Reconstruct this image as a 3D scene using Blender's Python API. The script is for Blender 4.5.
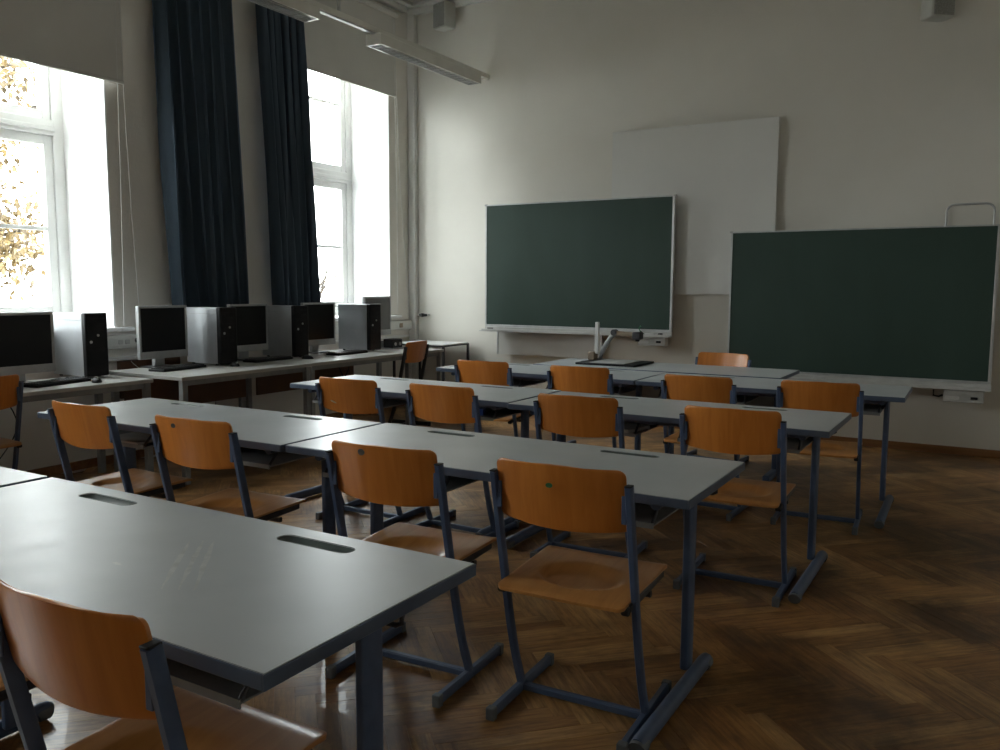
import bpy, bmesh, math, random
from mathutils import Vector, Matrix, Euler

for o in list(bpy.data.objects):
    bpy.data.objects.remove(o)
scene = bpy.context.scene
C = scene.collection
R = math.radians
random.seed(7)

# ------------------------------------------------------------------ camera
YAW, PITCH, ROLL, CAMH = 0.534217, 0.105646, 0.004747, 1.39
fwd = Vector((-math.sin(YAW)*math.cos(PITCH), math.cos(YAW)*math.cos(PITCH), -math.sin(PITCH)))
r0 = Vector((math.cos(YAW), math.sin(YAW), 0)); u0 = r0.cross(fwd)
rr = r0*math.cos(ROLL)+u0*math.sin(ROLL); uu = u0*math.cos(ROLL)-r0*math.sin(ROLL)
cam_d = bpy.data.cameras.new('camera'); cam = bpy.data.objects.new('camera', cam_d); C.objects.link(cam)
cam.matrix_world = Matrix(((rr.x, uu.x, -fwd.x, 0), (rr.y, uu.y, -fwd.y, 0), (rr.z, uu.z, -fwd.z, CAMH), (0, 0, 0, 1)))
cam_d.sensor_width = 36; cam_d.lens = 36*0.832; cam_d.clip_start = .02
scene.camera = cam

# ------------------------------------------------------------------ world, exposure
SKY = 7.0
w = bpy.data.worlds.new('overcast_sky'); scene.world = w; w.use_nodes = True
nt = w.node_tree; nt.nodes.clear()
wo = nt.nodes.new('ShaderNodeOutputWorld'); bg = nt.nodes.new('ShaderNodeBackground')
bg.inputs[0].default_value = (.93, .97, 1.0, 1); bg.inputs[1].default_value = SKY
nt.links.new(bg.outputs[0], wo.inputs[0])
scene.view_settings.view_transform = 'Standard'; scene.view_settings.look = 'None'
scene.view_settings.gamma = 1; scene.view_settings.use_curve_mapping = False
scene.view_settings.exposure = 1.7

# window openings of the left wall (y0, y1); portals let the sky be sampled through them
WX, WOUT = -5.9, -6.5
OPEN = [(-1.01, .61), (2.45, 4.07), (5.91, 7.53)]
Z0, Z1 = 1.05, 4.25
for (a, b) in OPEN:
    l = bpy.data.lights.new('window_portal', 'AREA'); l.shape = 'RECTANGLE'; l.size = b-a; l.size_y = Z1-Z0
    l.cycles.is_portal = True
    o = bpy.data.objects.new('window_portal', l); C.objects.link(o)
    o.location = (WOUT-.12, (a+b)/2, (Z0+Z1)/2)
    o.rotation_euler = Euler((R(90), 0, R(-90)))     # shines towards +X

# ------------------------------------------------------------------ materials
def mat(name, col, rough=.5, metal=0, spec=.5, coat=0, **k):
    m = bpy.data.materials.new(name); m.use_nodes = True
    b = m.node_tree.nodes['Principled BSDF']
    b.inputs['Base Color'].default_value = (*col, 1); b.inputs['Roughness'].default_value = rough
    b.inputs['Metallic'].default_value = metal; b.inputs['Specular IOR Level'].default_value = spec
    b.inputs['Coat Weight'].default_value = coat
    return m
def nodes(m):
    return m.node_tree, m.node_tree.nodes, m.node_tree.links, m.node_tree.nodes['Principled BSDF']
def noisy(m, c1, c2, scale=3, detail=4, rough=None, bump=0, bscale=60, stretch=(1, 1, 1), coord='Object', lo=.35, hi=.65):
    t, n, L, b = nodes(m)
    tc = n.new('ShaderNodeTexCoord'); mp = n.new('ShaderNodeMapping'); mp.inputs['Scale'].default_value = stretch
    L.new(tc.outputs[coord], mp.inputs[0])
    no = n.new('ShaderNodeTexNoise'); no.inputs['Scale'].default_value = scale; no.inputs['Detail'].default_value = detail
    L.new(mp.outputs[0], no.inputs['Vector'])
    cr = n.new('ShaderNodeValToRGB'); cr.color_ramp.elements[0].position = lo; cr.color_ramp.elements[1].position = hi
    cr.color_ramp.elements[0].color = (*c1, 1); cr.color_ramp.elements[1].color = (*c2, 1)
    L.new(no.outputs[0], cr.inputs[0]); L.new(cr.outputs[0], b.inputs['Base Color'])
    if rough:
        mr = n.new('ShaderNodeMapRange'); mr.inputs[3].default_value = rough[0]; mr.inputs[4].default_value = rough[1]
        L.new(no.outputs[0], mr.inputs[0]); L.new(mr.outputs[0], b.inputs['Roughness'])
    if bump:
        n2 = n.new('ShaderNodeTexNoise'); n2.inputs['Scale'].default_value = bscale; n2.inputs['Detail'].default_value = 3
        L.new(mp.outputs[0], n2.inputs['Vector'])
        bp = n.new('ShaderNodeBump'); bp.inputs['Strength'].default_value = bump; bp.inputs['Distance'].default_value = .004
        L.new(n2.outputs[0], bp.inputs['Height']); L.new(bp.outputs[0], b.inputs['Normal'])
    return m

M = {}
M['wall'] = noisy(mat('wall_plaster', (.7, .7, .7), .85), (.72, .69, .63), (.78, .75, .69), 1.3, 5, bump=.25, bscale=45)
M['wall_front'] = noisy(mat('front_wall_plaster', (.7, .7, .7), .7), (.68, .655, .59), (.74, .715, .65), 1.1, 5, bump=.2, bscale=40)
M['ceiling'] = noisy(mat('ceiling_plaster', (.7, .7, .7), .9), (.72, .70, .64), (.76, .74, .68), 1, 3, bump=.2)
M['reveal'] = noisy(mat('window_reveal_paint', (.8, .8, .8), .6), (.80, .80, .79), (.85, .85, .84), 2, 3)
M['painted'] = noisy(mat('white_paint', (.75, .75, .73), .45), (.70, .70, .68), (.76, .76, .74), 4, 3)
M['trim'] = noisy(mat('cornice_paint', (.7, .7, .66), .7), (.66, .655, .62), (.72, .715, .68), 3, 3)
M['trunking'] = noisy(mat('trunking_plastic', (.6, .6, .57), .45), (.56, .56, .53), (.62, .62, .59), 5, 2)
M['board'] = None
def chalk(name, c1, c2):
    m = mat(name, c1, .55, spec=.35)
    t, n, L, b = nodes(m)
    tc = n.new('ShaderNodeTexCoord'); mp = n.new('ShaderNodeMapping'); mp.inputs['Scale'].default_value = (1, 1, .35)
    L.new(tc.outputs['Object'], mp.inputs[0])
    a = n.new('ShaderNodeTexNoise'); a.inputs['Scale'].default_value = 2.2; a.inputs['Detail'].default_value = 6; a.inputs['Distortion'].default_value = .6
    L.new(mp.outputs[0], a.inputs['Vector'])
    cr = n.new('ShaderNodeValToRGB'); cr.color_ramp.elements[0].position = .3; cr.color_ramp.elements[1].position = .75
    cr.color_ramp.elements[0].color = (*c1, 1); cr.color_ramp.elements[1].color = (*c2, 1)
    L.new(a.outputs[0], cr.inputs[0]); L.new(cr.outputs[0], b.inputs['Base Color'])
    return m
M['board'] = chalk('chalkboard_green', (.024, .050, .038), (.033, .064, .050))
M['alu'] = noisy(mat('aluminium_profile', (.55, .56, .56), .4, .6), (.48, .49, .49), (.58, .59, .59), 8, 2)
M['board_tray'] = noisy(mat('tray_enamel', (.5, .5, .48), .45), (.46, .46, .44), (.54, .54, .52), 8, 2)
M['whiteboard'] = noisy(mat('whiteboard_enamel', (.66, .66, .64), .45), (.66, .655, .625), (.70, .695, .66), 1.5, 4)
M['greybox'] = noisy(mat('light_grey_plastic', (.42, .42, .40), .5), (.38, .38, .36), (.45, .45, .43), 12, 2)

def laminate(name, c1, c2):
    m = mat(name, c1, .3, spec=.46)
    t, n, L, b = nodes(m)
    tc = n.new('ShaderNodeTexCoord'); oi = n.new('ShaderNodeObjectInfo')
    add = n.new('ShaderNodeVectorMath'); add.operation = 'ADD'
    L.new(tc.outputs['Object'], add.inputs[0]); L.new(oi.outputs['Location'], add.inputs[1])
    big = n.new('ShaderNodeTexNoise'); big.inputs['Scale'].default_value = 2.5; big.inputs['Detail'].default_value = 6
    L.new(add.outputs[0], big.inputs['Vector'])
    cr = n.new('ShaderNodeValToRGB'); cr.color_ramp.elements[0].position = .3; cr.color_ramp.elements[1].position = .7
    cr.color_ramp.elements[0].color = (*c1, 1); cr.color_ramp.elements[1].color = (*c2, 1)
    L.new(big.outputs[0], cr.inputs[0])
    # faint chalky rub marks
    mp = n.new('ShaderNodeMapping'); mp.inputs['Scale'].default_value = (22, 3, 1); mp.inputs['Rotation'].default_value = (0, 0, .25)
    L.new(add.outputs[0], mp.inputs[0])
    sc = n.new('ShaderNodeTexNoise'); sc.inputs['Scale'].default_value = 1.2; sc.inputs['Detail'].default_value = 3
    L.new(mp.outputs[0], sc.inputs['Vector'])
    sm = n.new('ShaderNodeMapRange'); sm.inputs[1].default_value = .62; sm.inputs[2].default_value = .8; sm.inputs[3].default_value = 0; sm.inputs[4].default_value = .25
    L.new(sc.outputs[0], sm.inputs[0])
    mx = n.new('ShaderNodeMix'); mx.data_type = 'RGBA'
    L.new(sm.outputs[0], mx.inputs[0]); L.new(cr.outputs[0], mx.inputs[6]); mx.inputs[7].default_value = (.5, .51, .5, 1)
    L.new(mx.outputs[2], b.inputs['Base Color'])
    fn = n.new('ShaderNodeTexNoise'); fn.inputs['Scale'].default_value = 9; fn.inputs['Detail'].default_value = 5
    L.new(add.outputs[0], fn.inputs['Vector'])
    mr = n.new('ShaderNodeMapRange'); mr.inputs[3].default_value = .30; mr.inputs[4].default_value = .42
    L.new(fn.outputs[0], mr.inputs[0]); L.new(mr.outputs[0], b.inputs['Roughness'])
    return m
M['table_top'] = laminate('grey_laminate', (.42, .445, .45), (.50, .52, .525))
M['desk_top'] = laminate('pale_desk_laminate', (.42, .41, .39), (.48, .47, .45))
M['edge'] = noisy(mat('table_edge_band', (.05, .065, .09), .35), (.06, .085, .135), (.085, .115, .17), 6, 3)
M['groove'] = noisy(mat('pen_groove_plastic', (.07, .09, .085), .4), (.06, .08, .075), (.085, .105, .10), 12, 2)
M['frame'] = noisy(mat('slate_blue_steel', (.05, .075, .13), .38), (.055, .085, .155), (.075, .11, .19), 14, 3, rough=(.3, .5))
M['frame_dark'] = noisy(mat('dark_steel', (.03, .03, .035), .4), (.022, .022, .026), (.04, .04, .045), 14, 3)
M['frame_grey'] = noisy(mat('grey_steel', (.25, .26, .26), .4), (.22, .23, .23), (.28, .29, .29), 9, 2)
M['cap'] = noisy(mat('grey_foot_cap', (.12, .13, .14), .55), (.10, .11, .12), (.14, .15, .16), 15, 2)
M['black'] = noisy(mat('black_plastic', (.012, .012, .013), .42, spec=.2), (.010, .010, .011), (.018, .018, .019), 14, 2)
M['rubber'] = noisy(mat('black_rubber', (.015, .015, .015), .7), (.012, .012, .012), (.022, .022, .022), 20, 2)
M['screen'] = noisy(mat('dark_screen', (.008, .009, .010), .28, spec=.3), (.007, .008, .009), (.010, .011, .012), 3, 1)
M['silver'] = noisy(mat('silver_plastic', (.42, .43, .44), .4), (.38, .39, .40), (.45, .46, .47), 12, 2)
M['steel'] = noisy(mat('zinc_steel_panel', (.50, .52, .54), .34, .55), (.44, .46, .48), (.56, .58, .60), 3, 5, rough=(.26, .42))
M['key'] = noisy(mat('dark_key_plastic', (.03, .03, .033), .3), (.025, .025, .028), (.04, .04, .043), 30, 2)
M['shelf'] = noisy(mat('grey_shelf_tray', (.2, .205, .205), .5), (.18, .185, .185), (.24, .245, .245), 8, 3)

M['streak'] = noisy(mat('chalk_rub', (.56, .57, .55), .6), (.50, .51, .49), (.60, .61, .59), 40, 3)
M['sheen_screen'] = noisy(mat('pale_grey_screen', (.16, .165, .165), .35), (.15, .155, .155), (.18, .185, .185), 3, 1)  # switched-off screen, bright wall reflection painted in as an even grey
def plywood(name, c1, c2, rough=.3):
    m = mat(name, c1, rough, coat=.08)
    t, n, L, b = nodes(m)
    tc = n.new('ShaderNodeTexCoord'); oi = n.new('ShaderNodeObjectInfo')
    mul = n.new('ShaderNodeVectorMath'); mul.operation = 'SCALE'; mul.inputs['Scale'].default_value = 3.1
    L.new(oi.outputs['Location'], mul.inputs[0])
    add = n.new('ShaderNodeVectorMath'); add.operation = 'ADD'
    L.new(tc.outputs['Object'], add.inputs[0]); L.new(mul.outputs[0], add.inputs[1])
    mp = n.new('ShaderNodeMapping'); mp.inputs['Scale'].default_value = (14, 1.6, 1.6)
    L.new(add.outputs[0], mp.inputs[0])
    no = n.new('ShaderNodeTexNoise'); no.inputs['Scale'].default_value = 2.2; no.inputs['Detail'].default_value = 7; no.inputs['Distortion'].default_value = .8
    L.new(mp.outputs[0], no.inputs['Vector'])
    cr = n.new('ShaderNodeValToRGB'); cr.color_ramp.elements[0].position = .28; cr.color_ramp.elements[1].position = .72
    cr.color_ramp.elements[0].color = (*c1, 1); cr.color_ramp.elements[1].color = (*c2, 1)
    L.new(no.outputs[0], cr.inputs[0])
    hs = n.new('ShaderNodeHueSaturation')
    mr = n.new('ShaderNodeMapRange'); mr.inputs[3].default_value = .82; mr.inputs[4].default_value = 1.12
    L.new(oi.outputs['Random'], mr.inputs[0]); L.new(mr.outputs[0], hs.inputs['Value'])
    L.new(cr.outputs[0], hs.inputs['Color']); L.new(hs.outputs[0], b.inputs['Base Color'])
    return m
M['ply'] = plywood('orange_plywood', (.49, .155, .024), (.60, .215, .040))
M['ply_seat'] = plywood('worn_seat_plywood', (.46, .195, .055), (.58, .27, .085), .3)
M['brown'] = plywood('brown_wood_panel', (.085, .036, .015), (.13, .054, .022), .5)
M['skirting'] = noisy(mat('skirting_wood', (.12, .06, .025), .45), (.20, .085, .028), (.28, .13, .045), 2, 5, stretch=(1, 12, 12))

def curtain_mat():
    m = mat('navy_curtain_velvet', (.012, .026, .055), .9, spec=.2)
    t, n, L, b = nodes(m)
    b.inputs['Sheen Weight'].default_value = .35; b.inputs['Sheen Roughness'].default_value = .4
    b.inputs['Sheen Tint'].default_value = (.25, .4, .7, 1)
    return noisy(m, (.050, .072, .098), (.068, .095, .125), 5, 4, stretch=(1, 1, .15), bump=.3, bscale=150)
M['curtain'] = curtain_mat()
M['blind'] = noisy(mat('grey_roller_blind', (.42, .415, .39), .85), (.62, .605, .565), (.67, .655, .615), 2, 3, bump=.15, bscale=200)
M['cord'] = noisy(mat('white_cord', (.7, .7, .68), .6), (.66, .66, .64), (.74, .74, .72), 20, 2)
M['louvre'] = noisy(mat('mirror_louvre', (.8, .8, .8), .18, .9), (.75, .75, .75), (.85, .85, .85), 5, 1)
M['lamp_white'] = noisy(mat('lamp_enamel', (.62, .61, .56), .4), (.72, .71, .65), (.78, .77, .71), 5, 2)
M['tube'] = noisy(mat('unlit_tube_glass', (.8, .8, .78), .2), (.78, .78, .76), (.84, .84, .82), 5, 1)
M['speaker'] = noisy(mat('speaker_grille', (.30, .30, .28), .6), (.26, .26, .24), (.34, .34, .32), 90, 1)
M['speaker_box'] = noisy(mat('speaker_case', (.52, .52, .48), .5), (.48, .48, .44), (.55, .55, .51), 6, 2)
M['blue'] = noisy(mat('blue_plastic', (.03, .07, .30), .35), (.025, .06, .25), (.04, .09, .36), 6, 2)
M['paper'] = noisy(mat('paper_sheets', (.6, .59, .55), .7), (.54, .53, .49), (.64, .63, .59), 9, 2)
M['redbook'] = noisy(mat('dull_red_cover', (.20, .05, .04), .5), (.17, .04, .03), (.24, .07, .05), 9, 2)
M['green'] = noisy(mat('green_sticker', (.02, .16, .06), .5), (.02, .13, .05), (.03, .19, .08), 30, 1)
M['sticker'] = noisy(mat('grey_sticker', (.12, .12, .11), .5), (.10, .10, .10), (.16, .16, .15), 40, 1)
M['tan'] = noisy(mat('tan_plastic', (.25, .19, .13), .5), (.22, .165, .11), (.29, .22, .15), 9, 2)
M['bark'] = noisy(mat('tree_bark', (.12, .08, .05), .9), (.016, .011, .007), (.04, .03, .02), 6, 5, stretch=(1, 1, .2), bump=.6, bscale=20)
M['ground'] = noisy(mat('courtyard_ground', (.3, .29, .27), .9), (.09, .085, .07), (.13, .125, .11), .5, 5)
def leaf_mat(name, c1, c2):
    m = mat(name, c1, .6)
    t, n, L, b = nodes(m)
    g = n.new('ShaderNodeNewGeometry'); cr = n.new('ShaderNodeValToRGB')
    cr.color_ramp.elements[0].color = (*c1, 1); cr.color_ramp.elements[1].color = (*c2, 1)
    L.new(g.outputs['Random Per Island'], cr.inputs[0]); L.new(cr.outputs[0], b.inputs['Base Color'])
    return m
M['leaf'] = leaf_mat('autumn_leaves', (.045, .027, .008), (.19, .13, .050))

# glass: thin pane, clear with a little gloss
def glass_mat():
    m = bpy.data.materials.new('window_glass'); m.use_nodes = True
    n = m.node_tree.nodes; L = m.node_tree.links; n.clear()
    out = n.new('ShaderNodeOutputMaterial'); mix = n.new('ShaderNodeMixShader'); fr = n.new('ShaderNodeFresnel'); fr.inputs[0].default_value = 1.45
    tr = n.new('ShaderNodeBsdfTransparent'); tr.inputs[0].default_value = (.95, .97, .96, 1)
    gl = n.new('ShaderNodeBsdfGlossy'); gl.inputs['Roughness'].default_value = .02
    ge = n.new('ShaderNodeNewGeometry'); iv = n.new('ShaderNodeMath'); iv.operation = 'SUBTRACT'; iv.inputs[0].default_value = 1
    mu = n.new('ShaderNodeMath'); mu.operation = 'MULTIPLY'      # the pane is thin: reflect at its outer faces only
    L.new(ge.outputs['Backfacing'], iv.inputs[1]); L.new(iv.outputs[0], mu.inputs[0]); L.new(fr.outputs[0], mu.inputs[1])
    L.new(mu.outputs[0], mix.inputs[0]); L.new(tr.outputs[0], mix.inputs[1]); L.new(gl.outputs[0], mix.inputs[2]); L.new(mix.outputs[0], out.inputs[0])
    return m
M['glass'] = glass_mat()

def parquet(ang):
    m = mat('worn_oak_parquet', (.2, .12, .06), .35, spec=.5, coat=.1)
    t, n, L, b = nodes(m)
    g = n.new('ShaderNodeNewGeometry'); oi = n.new('ShaderNodeObjectInfo')
    ad = n.new('ShaderNodeMath'); ad.operation = 'ADD'; L.new(g.outputs['Random Per Island'], ad.inputs[0]); L.new(oi.outputs['Random'], ad.inputs[1])
    fr = n.new('ShaderNodeMath'); fr.operation = 'FRACT'; L.new(ad.outputs[0], fr.inputs[0])
    cr = n.new('ShaderNodeValToRGB'); e = cr.color_ramp.elements
    e[0].color = (.32, .145, .040, 1); e[1].color = (.58, .335, .125, 1)
    x = e.new(.5); x.color = (.44, .225, .070, 1)
    L.new(fr.outputs[0], cr.inputs[0])
    # grain
    vm = n.new('ShaderNodeVectorMath'); vm.operation = 'ADD'
    L.new(g.outputs['Position'], vm.inputs[0])
    cmb = n.new('ShaderNodeCombineXYZ'); mm = n.new('ShaderNodeMath'); mm.operation = 'MULTIPLY'; mm.inputs[1].default_value = 37
    L.new(fr.outputs[0], mm.inputs[0]); L.new(mm.outputs[0], cmb.inputs[2]); L.new(cmb.outputs[0], vm.inputs[1])
    mp = n.new('ShaderNodeMapping'); mp.vector_type = 'TEXTURE'; mp.inputs['Rotation'].default_value = (0, 0, ang); mp.inputs['Scale'].default_value = (9, 1, 1)
    L.new(vm.outputs[0], mp.inputs[0])
    gr = n.new('ShaderNodeTexNoise'); gr.inputs['Scale'].default_value = 60; gr.inputs['Detail'].default_value = 7; gr.inputs['Roughness'].default_value = .65
    L.new(mp.outputs[0], gr.inputs['Vector'])
    m1 = n.new('ShaderNodeMix'); m1.data_type = 'RGBA'; m1.blend_type = 'MULTIPLY'; m1.inputs[0].default_value = .8
    c2 = n.new('ShaderNodeValToRGB'); c2.color_ramp.elements[0].position = .36; c2.color_ramp.elements[1].position = .60
    c2.color_ramp.elements[0].color = (.40, .34, .28, 1); c2.color_ramp.elements[1].color = (1, 1, 1, 1)
    L.new(gr.outputs[0], c2.inputs[0]); L.new(cr.outputs[0], m1.inputs[6]); L.new(c2.outputs[0], m1.inputs[7])
    # broad dirty, worn patches
    st = n.new('ShaderNodeTexNoise'); st.inputs['Scale'].default_value = 1.1; st.inputs['Detail'].default_value = 7; st.inputs['Roughness'].default_value = .65
    L.new(g.outputs['Position'], st.inputs['Vector'])
    c3 = n.new('ShaderNodeValToRGB'); c3.color_ramp.elements[0].position = .41; c3.color_ramp.elements[1].position = .57
    c3.color_ramp.elements[0].color = (.17, .14, .115, 1); c3.color_ramp.elements[1].color = (1, 1, 1, 1)
    L.new(st.outputs[0], c3.inputs[0])
    m2 = n.new('ShaderNodeMix'); m2.data_type = 'RGBA'; m2.blend_type = 'MULTIPLY'; m2.inputs[0].default_value = .85
    L.new(m1.outputs[2], m2.inputs[6]); L.new(c3.outputs[0], m2.inputs[7]); L.new(m2.outputs[2], b.inputs['Base Color'])
    mr = n.new('ShaderNodeMapRange'); mr.inputs[3].default_value = .46; mr.inputs[4].default_value = .26
    L.new(st.outputs[0], mr.inputs[0]); L.new(mr.outputs[0], b.inputs['Roughness'])
    bp = n.new('ShaderNodeBump'); bp.inputs['Strength'].default_value = .2; bp.inputs['Distance'].default_value = .002
    L.new(gr.outputs[0], bp.inputs['Height']); L.new(bp.outputs[0], b.inputs['Normal'])
    return m
M['parquet'] = parquet(R(45)); M['parquet_across'] = parquet(R(-45))
M['subfloor'] = noisy(mat('dark_joint_filler', (.02, .013, .008), .8), (.018, .012, .008), (.03, .02, .012), 5, 2)

# ------------------------------------------------------------------ mesh helpers
class MB:
    def __init__(s): s.bm = bmesh.new()
    def box(s, x0, x1, y0, y1, z0, z1, mt=None):
        r = bmesh.ops.create_cube(s.bm, size=1)
        vs = r['verts']
        for v in vs:
            v.co = Vector((x0+(v.co.x+.5)*(x1-x0), y0+(v.co.y+.5)*(y1-y0), z0+(v.co.z+.5)*(z1-z0)))
            if mt is not None: v.co = mt @ v.co
        return s
    def tube(s, pts, r=.01, n=10, ry=None, sq=False, cap=True, up=(0, 0, 1), closed=False):
        """sweep an ellipse (r across, ry in the other direction) or rounded rectangle along pts"""
        ry = ry or r
        if sq:
            k = .35; prof = []
            for sx, sy in ((1, 1), (-1, 1), (-1, -1), (1, -1)):
                a = (sx*r, sy*ry*(1-k)); b2 = (sx*r*(1-k), sy*ry)
                prof += [a, b2] if sx*sy > 0 else [b2, a]
        else:
            prof = [(r*math.cos(2*math.pi*i/n), ry*math.sin(2*math.pi*i/n)) for i in range(n)]
        pts = [Vector(p) for p in pts]; rings = []
        N = len(pts)
        for i, p in enumerate(pts):
            if closed: d = (pts[(i+1) % N]-pts[i-1])
            else: d = (pts[min(i+1, N-1)]-pts[max(i-1, 0)])
            d.normalize(); u = Vector(up)
            if abs(d.dot(u)) > .95: u = Vector((0, 1, 0)) if abs(d.y) < .9 else Vector((1, 0, 0))
            a = d.cross(u).normalized(); b2 = a.cross(d).normalized()
            rings.append([s.bm.verts.new(p+a*q[0]+b2*q[1]) for q in prof])
        n = len(prof)
        rng = range(N) if closed else range(N-1)
        for i in rng:
            A, B = rings[i], rings[(i+1) % N]
            for j in range(n):
                s.bm.faces.new((A[j], A[(j+1) % n], B[(j+1) % n], B[j]))
        if cap and not closed:
            s.bm.faces.new(list(reversed(rings[0]))); s.bm.faces.new(rings[-1])
        return s
    def cyl(s, p, q, r, n=16, r2=None):
        p = Vector(p); q = Vector(q); d = (q-p); L = d.length; d.normalize()
        res = bmesh.ops.create_cone(s.bm, cap_ends=True, segments=n, radius1=r, radius2=r if r2 is None else r2, depth=L)
        rot = Vector((0, 0, 1)).rotation_difference(d).to_matrix().to_4x4()
        bmesh.ops.transform(s.bm, matrix=Matrix.Translation((p+q)/2) @ rot, verts=res['verts'])
        return s
    def build(s, name, m, parent=None, bevel=0, smooth=True, seg=2, tri=False):
        bmesh.ops.recalc_face_normals(s.bm, faces=s.bm.faces)
        me = bpy.data.meshes.new(name); s.bm.to_mesh(me); s.bm.free()
        if smooth:
            for p in me.polygons: p.use_smooth = True
            me.set_sharp_from_angle(angle=R(35))
        me.materials.append(m)
        o = bpy.data.objects.new(name, me); C.objects.link(o)
        if parent: o.parent = parent
        if bevel:
            b = o.modifiers.new('bevel', 'BEVEL'); b.width = bevel; b.segments = seg; b.limit_method = 'ANGLE'; b.angle_limit = R(40)
        return o
def box(name, m, x0, x1, y0, y1, z0, z1, parent=None, bevel=0.003):
    return MB().box(x0, x1, y0, y1, z0, z1).build(name, m, parent, bevel)
def empty(name, loc=(0, 0, 0), rz=0, label=None, cat=None, group=None):
    o = bpy.data.objects.new(name, None); C.objects.link(o); o.location = loc; o.rotation_euler = (0, 0, rz)
    o.empty_display_size = .1
    return tag(o, label, cat, group)
def tag(o, label=None, cat=None, group=None):
    if label: o['label'] = label
    if cat: o['category'] = cat
    if group: o['group'] = group
    return o
def struct(o, label=None):
    o['kind'] = 'structure'
    if label: o['label'] = label
    return o
CH = {}
def dup(root, loc, rz=0, label=None, group=None):
    def rec(o, par):
        c = o.copy(); C.objects.link(c); c.parent = par
        for ch in [x for x in ALL[o.name]]: rec(ch, c)
        return c
    ALL = {}
    for o in C.objects: ALL.setdefault(o.name, [])
    for o in C.objects:
        if o.parent: ALL[o.parent.name].append(o)
    c = rec(root, None); c.location = loc; c.rotation_euler = (0, 0, rz)
    return tag(c, label, None, group)

# ------------------------------------------------------------------ room shell
XR, YB, YF, HC = 2.6, -3.0, 7.93, 4.53
m = MB(); m.box(WOUT-.1, XR+.2, YB-.2, YF+.3, -.30, -.022)
floor = struct(m.build('floor', M['subfloor'], smooth=False), 'worn herringbone parquet floor')
m = MB(); m.box(WX-.6, XR+.2, YB-.2, YF+.3, HC, HC+.3)
struct(m.build('ceiling', M['ceiling'], smooth=False), 'high white ceiling')
m = MB(); m.box(WX-.6, XR+.2, YF, YF+.3, -.3, HC)
struct(m.build('wall_front', M['wall_front'], smooth=False), 'white plaster wall behind the chalkboards')
m = MB(); m.box(XR, XR+.2, YB-.2, YF, -.3, HC)
struct(m.build('wall_right', M['wall'], smooth=False))
m = MB(); m.box(WX-.6, XR+.2, YB-.2, YB, -.3, HC)
struct(m.build('wall_back', M['wall'], smooth=False))
# left wall: parapet, lintels and piers in one shell
m = MB()
m.box(WX-.6, WX, YB, YF, -.3, Z0); m.box(WX-.6, WX, YB, YF, Z1, HC)
ys = [YB]+[v for ab in OPEN for v in ab]+[YF]
for i in range(0, len(ys), 2): m.box(WX-.6, WX, ys[i], ys[i+1], Z0, Z1)
struct(m.build('wall_left', M['wall'], smooth=False), 'window wall with deep reveals')

# cornices, corner pipe casing, skirtings
m = MB(); m.box(WX, XR, YF-.06, YF, HC-.10, HC); m.box(WX, XR, YF-.14, YF-.06, HC-.04, HC)
struct(m.build('trim_1', M['trim'], None, .01), 'cornice above the chalkboard wall')
m = MB(); m.box(WX, WX+.06, YB, YF-.14, HC-.10, HC); m.box(WX+.06, WX+.14, YB, YF-.14, HC-.04, HC)
struct(m.build('trim_2', M['trim'], None, .01), 'cornice above the window wall')
struct(box('trim_3', M['trim'], WX, WX+.10, YF-.07, YF, 0, HC-.10, None, .012), 'vertical pipe casing in the corner by the windows')
struct(box('baseboard_front', M['skirting'], WX+.1, XR, YF-.025, YF, 0, .065), 'brown wooden skirting below the chalkboards')
struct(box('baseboard_left', M['skirting'], WX, WX+.025, YB, YF-.07, 0, .065))
struct(box('baseboard_right', M['skirting'], XR-.025, XR, YB, YF-.025, 0, .065))

# parquet: herringbone planks, spines parallel to the front wall
PW, PN = .068, 7
def plank_mesh(vert):
    bm = bmesh.new(); L, Wd, g = PW*PN, PW, .0003
    if vert: L, Wd = Wd, L
    b = .0003
    lo = [(g, g), (L-g, g), (L-g, Wd-g), (g, Wd-g)]
    v0 = [bm.verts.new((x, y, -.02)) for x, y in lo]
    v1 = [bm.verts.new((x, y, -b)) for x, y in lo]
    v2 = [bm.verts.new((x+(b if x < L/2 else -b), y+(b if y < Wd/2 else -b), 0)) for x, y in lo]
    for a, c in ((v0, v1), (v1, v2)):
        for i in range(4): bm.faces.new((a[i], a[(i+1) % 4], c[(i+1) % 4], c[i]))
    bm.faces.new(v2)
    me = bpy.data.meshes.new('plank'); 
    for f in bm.faces: f.material_index = int(vert)
    bm.to_mesh(me); bm.free(); me.materials.append(M['parquet']); me.materials.append(M['parquet_across']); return me
PM = [plank_mesh(False), plank_mesh(True)]
s2 = math.sqrt(.5)
# u = (1,1)/sqrt2, v = (1,-1)/sqrt2 ; mirrored, so faces are flipped below
T = Matrix(((s2, s2, 0), (s2, -s2, 0), (0, 0, 1)))
cells = []
rng = random.Random(3)
Wc = cam.matrix_world.inverted()
def proj(p):
    q = Wc @ Vector(p)
    if q.z > -.05: return None
    return (500+832*q.x/-q.z, 375-832*q.y/-q.z, -q.z)
for i in range(-190, 190):
    for j in range(-190, 190):
        k = (i-j) % (2*PN)
        if k == 0: vert = False; du, dv = PN/2, .5
        elif k == 2*PN-1: vert = True; du, dv = .5, PN/2
        else: continue
        c = T @ Vector(((i+du)*PW, (j+dv)*PW, 0))
        if not (WX-.02 < c.x < XR+.02 and YB < c.y < YF+.02): continue
        cells.append((i, j, vert, c))
def score(c):
    p = proj(c[3])
    if not p or not (-10 < p[0] < 1010 and p[1] < 770 and p[1] > 300): return 1e9
    hid = 0
    if p[0] < 240 and p[1] < 700: hid = 3          # under the nearest table
    return p[2]+hid
cells.sort(key=score)
big = MB()
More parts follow.
